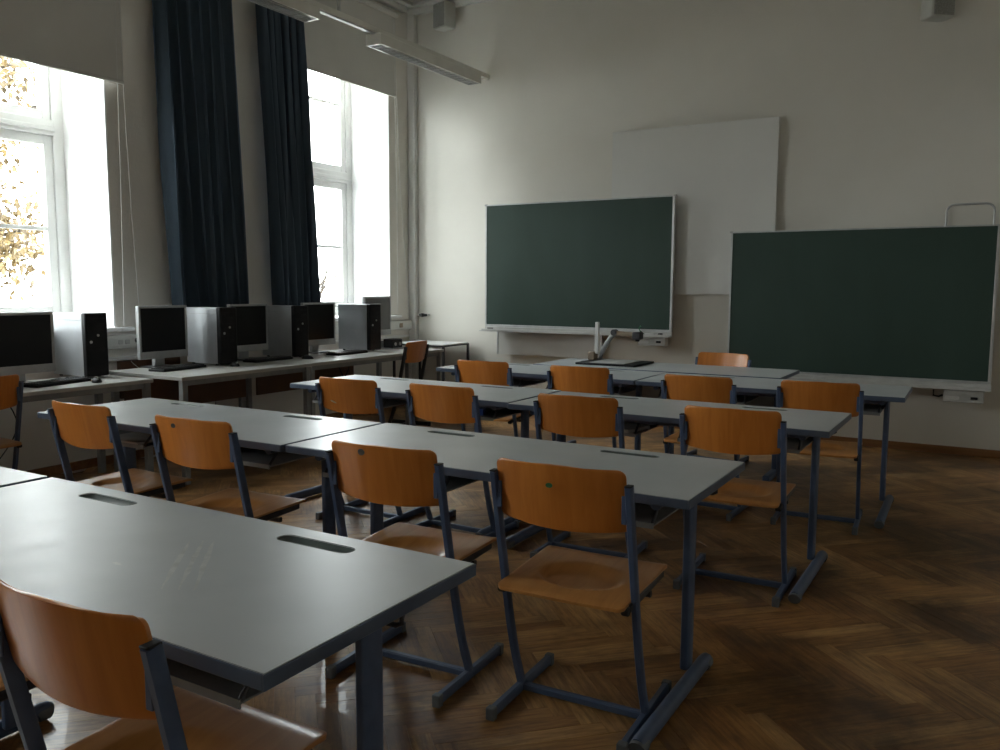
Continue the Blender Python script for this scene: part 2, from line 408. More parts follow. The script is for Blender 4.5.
for idx, (i, j, vert, c) in enumerate(cells):
    tilt = (rng.uniform(-.0010, .0010), rng.uniform(-.0010, .0010)); dz = rng.uniform(-.0002, .0002)
    org = T @ Vector((i*PW, j*PW, 0)); org.z = dz
    # mirror is det -1: use a proper rotation by swapping the plank's axes
    if not vert: mt = Matrix.Translation(org) @ Matrix(((s2, -s2, 0, 0), (s2, s2, 0, 0), (0, 0, 1, 0), (0, 0, 0, 1))) @ Matrix.Translation((0, -PW, 0))
    else: mt = Matrix.Translation(org) @ Matrix(((s2, -s2, 0, 0), (s2, s2, 0, 0), (0, 0, 1, 0), (0, 0, 0, 1))) @ Matrix.Translation((0, -PW*PN, 0))
    mt = mt @ Matrix.Rotation(tilt[0], 4, 'X') @ Matrix.Rotation(tilt[1], 4, 'Y')
    if idx < 300:
        o = bpy.data.objects.new('plank', PM[vert]); C.objects.link(o); o.matrix_world = mt; o.parent = floor
    else:
        n0 = len(big.bm.verts); big.bm.from_mesh(PM[vert]); big.bm.verts.ensure_lookup_table()
        bmesh.ops.transform(big.bm, matrix=mt, verts=big.bm.verts[n0:])
me = bpy.data.meshes.new('plank_field'); big.bm.to_mesh(me); big.bm.free(); me.materials.append(M['parquet']); me.materials.append(M['parquet_across'])
pf = bpy.data.objects.new('plank_field', me); C.objects.link(pf); pf.parent = floor; pf['kind'] = 'stuff'

# ------------------------------------------------------------------ windows
def window(n, y0, y1, label):
    w_ = empty('window_%d' % n, (WOUT, (y0+y1)/2, Z0)); struct(w_, label)
    def P(name, mt, xs, ya, yb, za, zb, par=w_, bev=.006):
        o = MB().box(xs[0]-WOUT, xs[1]-WOUT, ya-(y0+y1)/2, yb-(y0+y1)/2, za-Z0, zb-Z0).build(name, mt, par, bev); return o
    x = (WOUT-.04, WOUT+.06); f = M['painted']
    # casing
    m = MB(); h = (y1-y0)/2; H = Z1-Z0
    for a in ((-h, -h+.10, 0, H), (h-.10, h, 0, H), (-h+.10, h-.10, 0, .10), (-h+.10, h-.10, H-.10, H)): m.box(-.04, .06, *a)
    m.build('window_frame', f, w_, .008)
    m = MB(); m.box(-.05, .08, -h+.10, h-.10, 1.50, 1.62); m.box(.06, .10, -h+.10, h-.10, 1.53, 1.565); m.build('transom', f, w_, .006)
    m = MB(); m.box(-.05, .075, -.05, .05, .10, 1.50); m.box(-.05, .075, -.05, .05, 1.62, H-.10); m.build('mullion', f, w_, .006)
    for (a, b) in ((-h+.10, -.05), (.05, h-.10)):
        for (c, d, bar) in ((.10, 1.50, .78), (1.62, H-.10, 2.36)):
            m = MB(); st = .07
            m.box(-.02, .045, a, a+st, c, d); m.box(-.02, .045, b-st, b, c, d); m.box(-.02, .045, a+st, b-st, c, c+st); m.box(-.02, .045, a+st, b-st, d-st, d)
            s_ = m.build('sash', f, w_, .005)
            MB().box(-.01, .035, a+st, b-st, bar-.015, bar+.015).build('glazing_bar', f, s_, .003)
            MB().box(.008, .012, a+st-.005, b-st+.005, c+st-.005, bar-.012).build('pane', M['glass'], s_, 0)
            MB().box(.008, .012, a+st-.005, b-st+.005, bar+.012, d-st+.005).build('pane', M['glass'], s_, 0)
    m = MB(); m.cyl((.075, 0, .70), (.11, 0, .70), .012); m.box(.10, .115, -.012, .012, .60, .71); m.build('window_handle', M['steel'], w_, .003)
    m = MB(); m.box(WX-WOUT-.55, WX-WOUT+.07, -h, h, -.02, .012); m.box(WX-WOUT+.001, WX-WOUT+.07, -h-.12, -h, -.02, .012); m.box(WX-WOUT+.001, WX-WOUT+.07, h, h+.12, -.02, .012)
    m.build('window_sill', M['reveal'], w_, .006)
    # painted reveal lining
    m = MB(); m.box(.06, WX-WOUT-.002, -h, -h+.012, .012, H); m.box(.06, WX-WOUT-.002, h-.012, h, .012, H); m.box(.06, WX-WOUT-.002, -h+.012, h-.012, H-.012, H)
    m.build('reveal_lining', M['reveal'], w_, 0)
window(1, 2.45, 4.07, 'near window with a deep white reveal and autumn tree outside')
window(2, 5.91, 7.53, 'far window beside the chalkboard wall')
window(3, -1.01, .61, 'window behind the nearest table')

# cable trunking below the sills, with sockets
t = struct(empty('trim_4', (0, 0, 0)), 'pale cable trunking with sockets below the window sills')
box('trunking_channel', M['trunking'], WX, WX+.06, YB+.02, 7.84, .895, 1.0, t, .006)
box('trunking_lid', M['trunking'], WX+.06, WX+.066, YB+.02, 7.84, .915, .98, t, .002)
for y in (4.06, 4.12): box('socket', M['greybox'], WX+.066, WX+.072, y-.02, y+.02, .93, .965, t, .004)
m = MB(); m.cyl((WX+.066, 4.205, .955), (WX+.085, 4.205, .955), .022); m.build('round_plug', M['black'], t, .003)
box('socket', M['tan'], WX+.066, WX+.072, 7.60, 7.66, .92, .97, t, .004)
struct(box('trim_5', M['painted'], WX, WX+.035, YB+.02, 7.84, .80, .83, None, .006), 'narrow white batten on the parapet below the trunking')
tag(box('wooden_board', M['brown'], WX+.005, WX+.05, 4.06, 4.62, .50, .795, None, .004), 'reddish brown wooden board fixed to the wall below the trunking, between the desks', 'board')
cv = empty('wall_hook', (WX+.10, YF-.04, 1.06), 0, 'small black peg on a pale bracket in the corner by the far window', 'hook')
m = MB(); m.box(-.03, .16, .0, .04, -.012, .012); m.build('bracket', M['trunking'], cv, .004)
m = MB(); m.cyl((.10, -.06, 0), (.10, .0, 0), .02); m.cyl((.06, -.03, 0), (.16, -.03, 0), .016); m.build('peg', M['black'], cv, .003)

# ------------------------------------------------------------------ blinds, curtains
def blind(y0, y1, zb, label, cords):
    b = empty('roller_blind', (WX+.04, (y0+y1)/2, zb), 0, label, 'blind')
    h = (y1-y0)/2
    MB().box(-.0015, .0015, -h, h, 0, HC-.2-zb).build('blind_cloth', M['blind'], b, 0)
    MB().box(-.008, .008, -h, h, -.012, .014).build('hem_bar', M['blind'], b, .004)
    MB().cyl((0, -h-.02, HC-.17-zb), (0, h+.02, HC-.17-zb), .035).build('roller', M['blind'], b)
    for c in cords:
        MB().tube([(0, p[0]-(y0+y1)/2, p[1]-zb) for p in c], .0032, 6).build('cord', M['cord'], b)
blind(2.33, 4.20, 2.935, 'grey roller blind half lowered over the near window, left of the curtains',
      [[(4.16, 4.3), (4.14, 2.2), (4.115, 1.06)], [(4.18, 4.3), (4.20, 2.7), (4.225, 1.9), (4.255, 1.22)]])
blind(5.80, 7.60, 3.49, 'grey roller blind partly lowered over the far window by the corner',
      [[(7.57, 4.3), (7.607, 2.3), (7.608, 1.08)], [(7.58, 4.3), (7.66, 2.6), (7.75, 1.7), (7.82, 1.10)]])
blind(-1.15, .74, 3.4, 'grey roller blind over the window behind the nearest table', [])

def curtain(yt0, yt1, yb0, yb1, zb, folds, seed, label, tilt=0):
    rg = random.Random(seed); NU, NV = 240, 40; zt = HC-.12
    ph = [rg.uniform(0, 6.28) for _ in range(8)]; bm = bmesh.new(); g = []
    amp = [rg.uniform(.35, 1.5) for _ in range(folds+2)]
    for j in range(NV+1):
        v = j/NV; z = zt+(zb-zt)*v; row = []
        a = yt0+(yb0-yt0)*v; b = yt1+(yb1-yt1)*v
        for i in range(NU+1):
            u = i/NU; uw = u+.018*math.sin(2*math.pi*(u*2+v*.6)+ph[0])+.010*math.sin(2*math.pi*(u*5-v*.9)+ph[1])*v
            f = uw*folds; k = int(max(0, min(folds, f)))
            A = .050*(amp[k]*(1-(f-k))+amp[k+1]*(f-k)) if f >= 0 else .05
            s = math.sin(2*math.pi*f+ph[2])
            d = A*(abs(s)**.75*(1 if s > 0 else -1))+.012*math.sin(2*math.pi*(u*folds*2.3+v*1.3)+ph[3])*(.3+v)
            y = a+(b-a)*u+.012*math.sin(4*math.pi*f+ph[4])
            row.append(bm.verts.new((WX+.16+d*(.75+.35*v), y, z)))
        g.append(row)
    for j in range(NV):
        for i in range(NU): bm.faces.new((g[j][i], g[j][i+1], g[j+1][i+1], g[j+1][i]))
    me = bpy.data.meshes.new('curtain'); bm.to_mesh(me); bm.free(); me.materials.append(M['curtain'])
    for p in me.polygons: p.use_smooth = True
    root = empty('curtain', (0, 0, 0), 0, label, 'curtain', 'navy curtains on the pier between the windows')
    o = bpy.data.objects.new('curtain_cloth', me); C.objects.link(o); o.parent = root
    so = o.modifiers.new('thick', 'SOLIDIFY'); so.thickness = .003
    MB().box(WX+.135, WX+.185, yt0-.03, yt1+.03, zt, zt+.03).build('curtain_rail', M['alu'], root, .003)
curtain(4.40, 5.17, 4.52, 5.29, 1.10, 7, 5, 'wide navy curtain to the left, beside the near window')
curtain(5.45, 6.03, 5.62, 6.17, 1.10, 6, 11, 'narrower navy curtain to the right, overlapping the far window')

# ------------------------------------------------------------------ chalkboards and panels on the front wall
YBD = 7.74
def chalkboard(x0, x1, z0, z1, label, boxx, ypl, nameplate=False):
    b = empty('chalkboard', ((x0+x1)/2, ypl, z0), 0, label, 'chalkboard')
    h = (x1-x0)/2; H = z1-z0
    MB().box(-h+.012, h-.012, 0, .022, .012, H-.010).build('writing_surface', M['board'], b, 0)
    for nm, a in (('frame_strip', (-h, h, H-.012, H)), ('frame_strip', (-h, h, 0, .022)), ('frame_strip', (-h, -h+.014, .022, H-.012)), ('frame_strip', (h-.022, h, .022, H-.012))):
        MB().box(a[0], a[1], -.006, .028, a[2], a[3]).build(nm, M['alu'], b, .002)
    m = MB(); m.box(-h-.03, h+.005, -.085, .0, -.050, -.040); m.box(-h, h+.005, -.012, .0, -.040, -.001); m.box(-h, h+.005, -.088, -.080, -.050, -.022); m.build('chalk_tray', M['board_tray'], b, .002)
    for sx in (-h, h): MB().box(sx-.012, sx+.012, -.01, .03, H-.012, H+.006).build('corner_cap', M['greybox'], b, .003)
    bx0, bx1, bz0 = boxx
    cb = MB().box(bx0, bx1, -.06, .03, bz0, -.052).build('control_box', M['greybox'], b, .006)
    MB().box(bx0+(bx1-bx0)*.68, bx0+(bx1-bx0)*.85, -.066, -.059, bz0+.03, bz0+.05).build('latch', M['black'], cb, .002)
    MB().box(bx0+(bx1-bx0)*.05, bx0+(bx1-bx0)*.4, -.064, -.059, bz0+.02, bz0+.05).build('panel_plate', M['board_tray'], cb, .002)
    for sx in (-h*.55, h*.55):
        d = YF-ypl-.029-(.076 if -3.36 < (x0+x1)/2+sx+.05 < -1.70 and z1 > 2 else 0)
        MB().box(sx-.04, sx+.04, .028, .028+d, .1, H-.12).build('wall_mount', M['alu'], b, .004)
    if nameplate: MB().box(-h+.03, -h+.105, -.0135, -.0115, -.032, -.012).build('name_plate', M['sticker'], b, .001)
    return b
b1 = chalkboard(-4.765, -2.66, .962, 2.262, 'left green chalkboard with white tray, in front of the white screen', (1.03-.30, 1.03-.02, -.135), YBD, True)
m = MB(); m.tube([(.79, -.05, -.03), (.76, -.06, .0), (.735, -.05, .03), (.755, -.045, .055)], .008, 8); m.build('tray_clip', M['green'], b1)
MB().box(.80, .90, -.07, -.02, -.038, -.015).build('board_sponge', M['board_tray'], b1, .008)
MB().box(.94, .975, -.075, -.03, -.038, -.012).build('board_hook', M['black'], b1, .004)
b2 = chalkboard(-2.115, .012, .625, 1.900, 'right green chalkboard, hanging lower and darker, cut by the photo edge', (1.063-.33, 1.063-.04, -.155), YBD)
MB().tube([(.66, -.04, -.06), (.66, -.04, -.11), (.70, -.05, -.115), (.73, -.05, -.10)], .008, 8).build('board_hook', M['black'], b2)
rl = empty('tube_bracket', (-.212, YF, 1.9), 0, 'grey rounded tube loop on the wall above the right chalkboard', 'bracket')
pts = [(-.172, -.04, -.3), (-.172, -.04, .12)]+[(-.172+.06*(1-math.cos(a)), -.04, .12+.06*math.sin(a)) for a in (R(22), R(45), R(68), R(90))]+[(.105, -.04, .18)]+[(.112+.06*math.sin(a), -.04, .12+.06*math.cos(a)) for a in (R(22), R(45), R(68), R(90))]+[(.172, -.04, -.3)]
MB().tube(pts, .009, 10).build('tube_loop', M['alu'], rl)
for sx in (-.172, .172): MB().box(sx-.02, sx+.02, -.035, 0, -.32, -.26).build('wall_foot', M['alu'], rl, .003)

sc = empty('projection_panel', (-2.555, YF-.001, 1.325), 0, 'large blank white panel on the wall behind the left chalkboard', 'screen')
MB().box(-.805, .805, -.075, -.045, 0, 1.595).build('panel_face', M['whiteboard'], sc, .004)
MB().box(-.79, .79, -.045, 0, .015, 1.58).build('panel_back', M['painted'], sc, .003)
lb = empty('whiteboard', (-4.145, YF-.001, .655), 0, 'low white panel hanging under the left chalkboard', 'whiteboard')
MB().box(-.52, .70, -.085, -.06, 0, .33).build('panel_face', M['whiteboard'], lb, .003)
MB().box(-.535, -.52, -.09, -.055, 0, .33).build('edge_strip', M['alu'], lb, .002)
MB().box(.70, .715, -.09, -.055, -.24, .33).build('edge_strip', M['alu'], lb, .002)
MB().box(-.45, .55, -.06, 0, .03, .30).build('panel_back', M['painted'], lb, .003)

# ------------------------------------------------------------------ speakers
def speaker(x, z, ry, label):
    s = empty('wall_speaker', (x, YF, z), 0, label, 'speaker', 'small wall speakers near the ceiling')
    b = MB().box(-.10, .10, -.19, -.03, 0, .27).build('speaker_case', M['speaker_box'], s, .012); b.rotation_euler = (0, 0, ry)
    g = MB().box(-.088, .088, -.197, -.189, .012, .258).build('speaker_grille', M['speaker'], s, .004); g.rotation_euler = (0, 0, ry)
    MB().box(-.03, .03, -.05, 0, .08, .20).build('wall_bracket', M['speaker_box'], s, .004)
speaker(-5.33, 4.19, R(-14), 'small grey loudspeaker in the window corner near the cornice')
speaker(-.60, 3.565, R(38), 'small grey box speaker high on the wall right of the white panel')

# ------------------------------------------------------------------ ceiling light line
LX, LZ = -4.865, 3.515
tr = empty('lighting_track', (LX, 3.0, 3.62), 0, 'long white lighting track hung from the ceiling and fixed to the chalkboard wall', 'light track')
MB().box(-.03, .03, -4.0, YF-3.0, -.0, .05).build('track_rail', M['lamp_white'], tr, .006)
MB().box(-.022, .022, -4.0, YF-3.2, -.012, .0).build('track_cover', M['alu'], tr, .003)
MB().cyl((0, YF-3.05, .025), (0, YF-3.0, .025), .034).build('wall_flange', M['lamp_white'], tr, .004)
for yy in (-3.4, -.6, 2.545):
    m = MB()
    for s in (-1, 1): m.tube([(0, yy, .05), (0, yy+s*.19, HC-3.62)], .0055, 6)
    m.cyl((0, yy, .03), (0, yy, .09), .018); m.build('hanging_wire', M['alu'], tr)
def fixture(y0, y1, label):
    f = empty('ceiling_light', (LX, (y0+y1)/2, LZ), 0, label, 'ceiling light', 'louvred lights on the track')
    h = (y1-y0)/2; wd = .082
    m = MB(); m.box(-wd, -wd+.006, -h, h, 0, .09); m.box(wd-.006, wd, -h, h, 0, .09); m.box(-wd, wd, -h, h, .09, .098); m.box(-wd+.006, wd-.006, -h, -h+.006, 0, .09); m.box(-wd+.006, wd-.006, h-.006, h, 0, .09)
    m.build('lamp_housing', M['lamp_white'], f, .002)
    m = MB()
    n = int((y1-y0)/.085)
    for i in range(1, n): m.box(-wd+.016, wd-.016, -h+i*(2*h/n)-.0015, -h+i*(2*h/n)+.0015, .003, .04)
    m.box(-wd+.008, -wd+.016, -h+.008, h-.008, 0, .05); m.box(wd-.016, wd-.008, -h+.008, h-.008, 0, .05)
    m.box(-wd+.016, wd-.016, -h+.008, -h+.018, 0, .05); m.box(-wd+.016, wd-.016, h-.018, h-.008, 0, .05)
    o = m.build('louvre', M['louvre'], f, 0, smooth=False); o['kind'] = 'stuff'
    MB().cyl((0, -h+.03, .062), (0, h-.03, .062), .013).build('lamp_tube', M['tube'], f)
fixture(5.995, 7.67, 'switched-off louvred light fixture nearest the chalkboard wall')
fixture(3.55, 5.23, 'switched-off louvred light fixture cut by the top edge of the photo')

# ------------------------------------------------------------------ student tables
LT, DT, HT = 1.65, .648, .76
def pill(cx, cy, a, r, n=8):
    p = []
    for i in range(n+1): t = -math.pi/2+math.pi*i/n; p.append((cx+a+r*math.cos(t), cy+r*math.sin(t)))
    for i in range(n+1): t = math.pi/2+math.pi*i/n; p.append((cx-a+r*math.cos(t), cy+r*math.sin(t)))
    return p
GRV = [(-LT/2+.415, DT/2-.085), (LT/2-.415, DT/2-.085)]
def top_mesh():
    bm = bmesh.new(); e = []
    h, d = LT/2-.004, DT/2-.004
    def loop(pts, z): 
        vs = [bm.verts.new((x, y, z)) for x, y in pts]; return vs
    out = loop([(-h, -d), (h, -d), (h, d), (-h, d)], 0)
    edges = [bm.edges.new((out[i], out[(i+1) % 4])) for i in range(4)]
    pl = []
    for cx, cy in GRV:
        p = loop(pill(cx, cy, .094, .026), 0); n = len(p); pl.append(p)
        edges += [bm.edges.new((p[i], p[(i+1) % n])) for i in range(n)]
    bmesh.ops.triangle_fill(bm, use_beauty=True, edges=edges)
    lo = loop([(-h, -d), (h, -d), (h, d), (-h, d)], -.02)
    for i in range(4): bm.faces.new((out[i], out[(i+1) % 4], lo[(i+1) % 4], lo[i]))
    for p in pl:
        n = len(p); q = [bm.verts.new((v.co.x, v.co.y, -.012)) for v in p]
        for i in range(n): bm.faces.new((p[i], p[(i+1) % n], q[(i+1) % n], q[i]))
    bmesh.ops.recalc_face_normals(bm, faces=bm.faces)
    for f in bm.faces:
        if abs(f.normal.z) > .9 and f.normal.z < 0 : f.normal_flip()
    me = bpy.data.meshes.new('tabletop'); bm.to_mesh(me); bm.free(); me.materials.append(M['table_top']); return me
def make_table():
    t = empty('student_table')
    o = bpy.data.objects.new('tabletop', top_mesh()); C.objects.link(o); o.parent = t; o.location = (0, 0, HT)
    h, d = LT/2, DT/2
    # edge band: rounded bumper profile around the top
    m = MB(); r = .014
    for a in ((-h, -h+.005, -d, d), (h-.005, h, -d, d)): m.box(a[0], a[1], a[2], a[3], HT-.030, HT-.0015)
    for a in ((-h+.005, h-.005, -d, -d+.005), (-h+.005, h-.005, d-.005, d)): m.box(a[0], a[1], a[2], a[3], HT-.030, HT-.0015)
    m.box(-h+.005, h-.005, -d+.005, d-.005, HT-.030, HT-.021)
    m.build('edge_band', M['edge'], t, .009, seg=3)
    for cx, cy in GRV:
        m = MB(); bm = m.bm
        p = pill(cx, cy, .094, .0255); q = pill(cx, cy, .090, .014)
        A = [bm.verts.new((x, y, HT-.003)) for x, y in p]; B = [bm.verts.new((x, y, HT-.011)) for x, y in q]
        n = len(A)
        for i in range(n): bm.faces.new((A[i], A[(i+1) % n], B[(i+1) % n], B[i]))
        bm.faces.new(B)
        bmesh.ops.recalc_face_normals(bm, faces=bm.faces)
        m.build('pen_groove', M['groove'], t)
    for s in (-1, 1):
        x = s*(h-.125); xf = s*(h-.090); cy = .09
        lg = MB().tube([(x, cy, .045), (x, cy, HT-.05)], .016, 14, ry=.034, sq=True, up=(0, 1, 0)).build('leg', M['frame'], t, .004)
        m = MB(); m.tube([(xf, -.47, .030), (xf, -.45, .034), (xf, .19, .034), (xf, .21, .030)], .024, 12, ry=.028); m.build('foot', M['frame'], t)
        for yy in (-.455, .195):
            MB().tube([(xf, yy-.022, .026), (xf, yy-.014, .029), (xf, yy+.014, .029), (xf, yy+.022, .026)], .027, 12, ry=.0265).build('foot_cap', M['cap'], t)
        MB().tube([(x, -.27, HT-.047), (x, .27, HT-.047)], .018, 10, ry=.014).build('top_bracket', M['frame'], t)
        MB().tube([(x, cy, HT-.075), (x+s*.075, cy, HT-.075), (x+s*.088, cy, HT-.068), (x+s*.090, cy, HT-.050)], .006, 8).build('bag_hook', M['frame_dark'], t)
    m = MB()
    for yy in (-.20, .20): m.box(-h+.135, h-.135, yy-.014, yy+.014, HT-.062, HT-.031)
    m.build('top_rail', M['frame'], t, .003)
    # two book shelves
    for cx in (-.40, .40):
        a0, a1 = cx-.29, cx+.29; z = HT-.118
        m = MB(); m.box(a0, a1, -d+.07, .16, z, z+.004); m.box(a0, a1, -d+.066, -d+.07, z-.008, z+.010); m.box(a0, a1, .16, .164, z, z+.05)
        sh = m.build('book_shelf', M['shelf'], t, 0)
        for xx in (a0+.006, a1-.006): MB().tube([(xx, -d+.075, z+.006), (xx, -d+.12, HT-.064), (xx, .14, HT-.064), (xx, .155, z+.006)], .006, 8).build('shelf_hanger', M['frame_dark'], sh)
    return t
tables = []
T0 = make_table()
# x centre, y centre, rotation, label
TB = [
    (-1.812, 1.243, 0, 'nearest student table, right half of the first row, wooden chair in front'),
    (-3.485, 1.243, 0, 'left table of the nearest row, mostly cut off by the left photo edge'),
    (-1.572, 2.698, 0, 'right table of the second row, two chairs pushed under, dark hook at its end'),
    (-3.238, 2.680, .008, 'left table of the second row, close to the computer desks'),
    (-1.418, 4.195, -.004, 'right table of the third row, with books on its shelf'),
    (-3.085, 4.245, -.010, 'left table of the third row, bright window reflection, blue folder on its shelf'),
    (-1.245, 5.635, .018, 'right table of the front row, sticking out past the teacher desk'),
    (-2.905, 5.640, -.006, 'left table of the front row, under the left chalkboard'),
]
for i, (x, y, rz, lab) in enumerate(TB):
    if i == 0: T0.location = (x, y, 0); T0.rotation_euler = (0, 0, rz); tag(T0, lab, 'table', 'grey student tables in four rows'); t = T0
    else: t = dup(T0, (x, y, 0), rz, lab)
    tables.append(t)

# rubbed chalk streaks on the nearest table top
for (xa, ya, xb, yb) in ((-1.460, 1.085, -1.680, 1.335), (-1.425, 1.100, -1.655, 1.355), (-1.395, 1.115, -1.632, 1.368), (-1.700, 1.138, -1.665, 1.136)):
    a = Vector((xa, ya, 0)); b_ = Vector((xb, yb, 0)); d_ = (b_-a); L_ = d_.length; n_ = Vector((-d_.y, d_.x, 0)).normalized()
    bm = bmesh.new(); rg = random.Random(xa); up_, lo_ = [], []
    for k in range(13):
        t_ = k/12; w_ = .0075*math.sin(math.pi*min(1, max(0, .06+t_*.88)))*(.6+.6*rg.random())
        c_ = a.lerp(b_, t_)+n_*rg.uniform(-.001, .001)-Vector((TB[0][0], TB[0][1], 0))
        up_.append(bm.verts.new((c_.x+n_.x*w_, c_.y+n_.y*w_, HT+.0004))); lo_.append(bm.verts.new((c_.x-n_.x*w_, c_.y-n_.y*w_, HT+.0004)))
    for k in range(12): bm.faces.new((lo_[k], lo_[k+1], up_[k+1], up_[k]))
    me = bpy.data.meshes.new('chalk_streak'); bm.to_mesh(me); bm.free(); me.materials.append(M['streak'])
    o = bpy.data.objects.new('chalk_streak', me); C.objects.link(o); o.parent = T0; o['label'] = 'pale chalk rub mark'

# ------------------------------------------------------------------ chairs
def sheet(name, fn, nu, nv, m, parent, th):
    bm = bmesh.new(); g = [[bm.verts.new(fn(-1+2*i/nu, -1+2*j/nv)) for i in range(nu+1)] for j in range(nv+1)]
    for j in range(nv):
        for i in range(nu): bm.faces.new((g[j][i], g[j][i+1], g[j+1][i+1], g[j+1][i]))
    me = bpy.data.meshes.new(name); bm.to_mesh(me); bm.free(); me.materials.append(m)
    for p in me.polygons: p.use_smooth = True
    o = bpy.data.objects.new(name, me); C.objects.link(o); o.parent = parent
    s = o.modifiers.new('thick', 'SOLIDIFY'); s.thickness = th; s.offset = -1
    b = o.modifiers.new('round', 'BEVEL'); b.width = .003; b.segments = 2; b.limit_method = 'ANGLE'; b.angle_limit = R(50)
    return o
def cornered(v, H, r0_, r1_):
    """inset of the half width at v in [-1,1] for corner radii r0_ (v=-1) and r1_ (v=1)"""
    d0 = (v+1)/2*H; d1 = (1-v)/2*H; ins = 0
    if d0 < r0_: ins = r0_-math.sqrt(max(0, r0_**2-(r0_-d0)**2))
    if d1 < r1_: ins = max(ins, r1_-math.sqrt(max(0, r1_**2-(r1_-d1)**2)))
    return ins
def easev(v):            # denser rows near both ends
    return math.sin(v*math.pi/2)
def post_y(z):           # profile of the side post
    pts = [(.03, 0), (.16, -.052), (.30, -.093), (.42, -.120), (.60, -.160), (.83, -.208), (.90, -.222)]
    for (a, b), (c, d) in zip(pts, pts[1:]):
        if z <= c: return b+(d-b)*(z-a)/(c-a)
    return pts[-1][1]
def make_chair(fm):
    c = empty('school_chair')
    PX = .222
    def seatf(u, v):
        v = easev(v); D = .44; ins = cornered(v, D, .018, .028)
        hw = .212+.008*(v+1)/2-ins; x = u*hw; y = -.208+(v+1)/2*D+.01*(1-u*u)*(v > .5)*(v-.5)
        z = .447+.012*(v+1)/2
        rx, ry = x/.150, (y+.005)/.115
        q = rx*rx+ry*ry
        kk = .20+.75*min(1, max(0, (y+.045)/.08))
        if q < 1:
            tt = min(1, (1-q)/kk); z -= .015*tt*tt*(3-2*tt)+.004*(1-q)
        z -= .010*max(0, (v-.78)/.22)**2
        z -= .006*max(0, (-v-.8)/.2)**2
        z += .004*u*u
        return (x, y, z)
    sheet('seat', seatf, 40, 46, M['ply_seat'], c, .011)
    def backf(u, v):
        v = easev(v); H = .195; ins = cornered(v, H, .022, .024)
        x = u*(.213-ins); z = .667+(v+1)/2*H-.012*(1-u*u)*(v < 0)*(-v)
        y = post_y(z)+.004-.034*(1-u*u)
        return (x, y, z)
    sheet('backrest', backf, 26, 22, M['ply'], c, .010)
    zs = [.03, .08, .14, .20, .26, .32, .38, .44, .55, .66, .76, .816]
    for s in (-1, 1):
        x = s*PX
        p = MB().tube([(x, post_y(z), z) for z in zs], .011, ry=.016, sq=True, up=(0, 1, 0)).build('post', fm, c)
        MB().box(x-.0105, x+.0105, post_y(.817)-.0155, post_y(.817)+.0155, .815, .820).build('post_cap', M['rubber'], p, .003)
        MB().tube([(x, -.225, .022), (x, .235, .022)], .012, ry=.018, sq=True).build('runner', fm, c)
        for yy in (-.218, .228): MB().box(x-.015, x+.015, yy-.014, yy+.014, 0, .042).build('runner_cap', M['cap'], c, .004)
        MB().tube([(x-s*.012, post_y(.43)-.035, .432), (x-s*.012, .17, .440)], .010, ry=.013, sq=True).build('seat_arm', M['frame_dark'] if fm is not M['frame_dark'] else fm, c)
        MB().cyl((x-s*.025, post_y(.43)-.05, .428), (x-s*.002, post_y(.43)-.05, .428), .014, 12).build('seat_bumper', M['rubber'], c, .003)
        MB().box(min(x-s*.008, x-s*.024), max(x-s*.008, x-s*.024), post_y(.74)-.012, post_y(.74)-.006, .70, .785).build('back_bracket', fm, c, .002)
    MB().tube([(-PX, 0, .022), (PX, 0, .022)], .012, ry=.013, sq=True).build('crossbar', fm, c)
    MB().tube([(-PX+.01, .06, .405), (PX-.01, .06, .405)], .010, ry=.010, sq=True).build('seat_bar', M['frame_dark'], c)
    return c
C0 = make_chair(M['frame'])
CHS = [  # back centre x, y at the post tops, rotation (deg), label
    (-1.352, .806, 2, 'nearest chair, big dark backrest at the bottom left in front of the first table'),
    (-2.16, .80, -2, 'chair whose seat just shows at the bottom left corner of the photo'),
    (-1.100, 2.209, 2.5, 'chair with a green sticker on its backrest, at the right end of the second row'),
    (-1.740, 2.164, 3.5, 'chair with a round grey sticker, second from the right in the second row'),
    (-2.744, 2.208, 3, 'chair with a small grey mark near its back top, left half of the second row'),
    (-3.513, 2.224, 0, 'leftmost chair of the second row, plain backrest, nearest the computer desks'),
    (-.972, 3.656, 2, 'rightmost chair of the third row, seat and long shiny blue post in full view'),
    (-1.737, 3.678, 3, 'chair of the third row behind the sticker chair, second from the right'),
    (-2.544, 3.670, -1, 'chair of the third row, third from the right, left of the table joint'),
    (-3.186, 3.651, 1, 'leftmost chair of the third row, with a white scratch on its back'),
    (-.830, 4.985, 4, 'rightmost chair of the front row, in front of the right chalkboard'),
    (-1.518, 4.914, -2, 'chair of the front row, second from the right, by the stuffed book shelf'),
    (-2.374, 5.056, 4, 'chair of the front row directly in front of the document camera'),
    (-3.140, 5.056, 2, 'leftmost chair of the front row, under the left chalkboard'),
    (-1.872, 6.73, 180-6, 'teacher chair behind the teacher desk, facing the class, only its back top showing'),
    (-4.955, 2.56, 90, 'chair at the nearest computer desk, cut by the left photo edge'),
]
chairs = []
for i, (x, y, a, lab) in enumerate(CHS):
    ra = R(a); off = .208   # base lies in front of the post tops
    bx, by = x-math.sin(ra)*off, y+math.cos(ra)*off
    g = 'orange plywood school chairs'
    if i == 0: C0.location = (bx, by, 0); C0.rotation_euler = (0, 0, ra); tag(C0, lab, 'chair', g); c = C0
    else: c = dup(C0, (bx, by, 0), ra, lab)
    chairs.append(c)
# the dark-framed chair by the corner
for o in list(bpy.data.objects):
    pass
C1 = make_chair(M['frame_dark'])
ra = R(98); C1.location = (-4.79-math.sin(ra)*.208, 6.52+math.cos(ra)*.208, 0); C1.rotation_euler = (0, 0, ra)
tag(C1, 'reddish plywood chair with a dark frame beside the far end of the computer desks', 'chair', 'orange plywood school chairs')

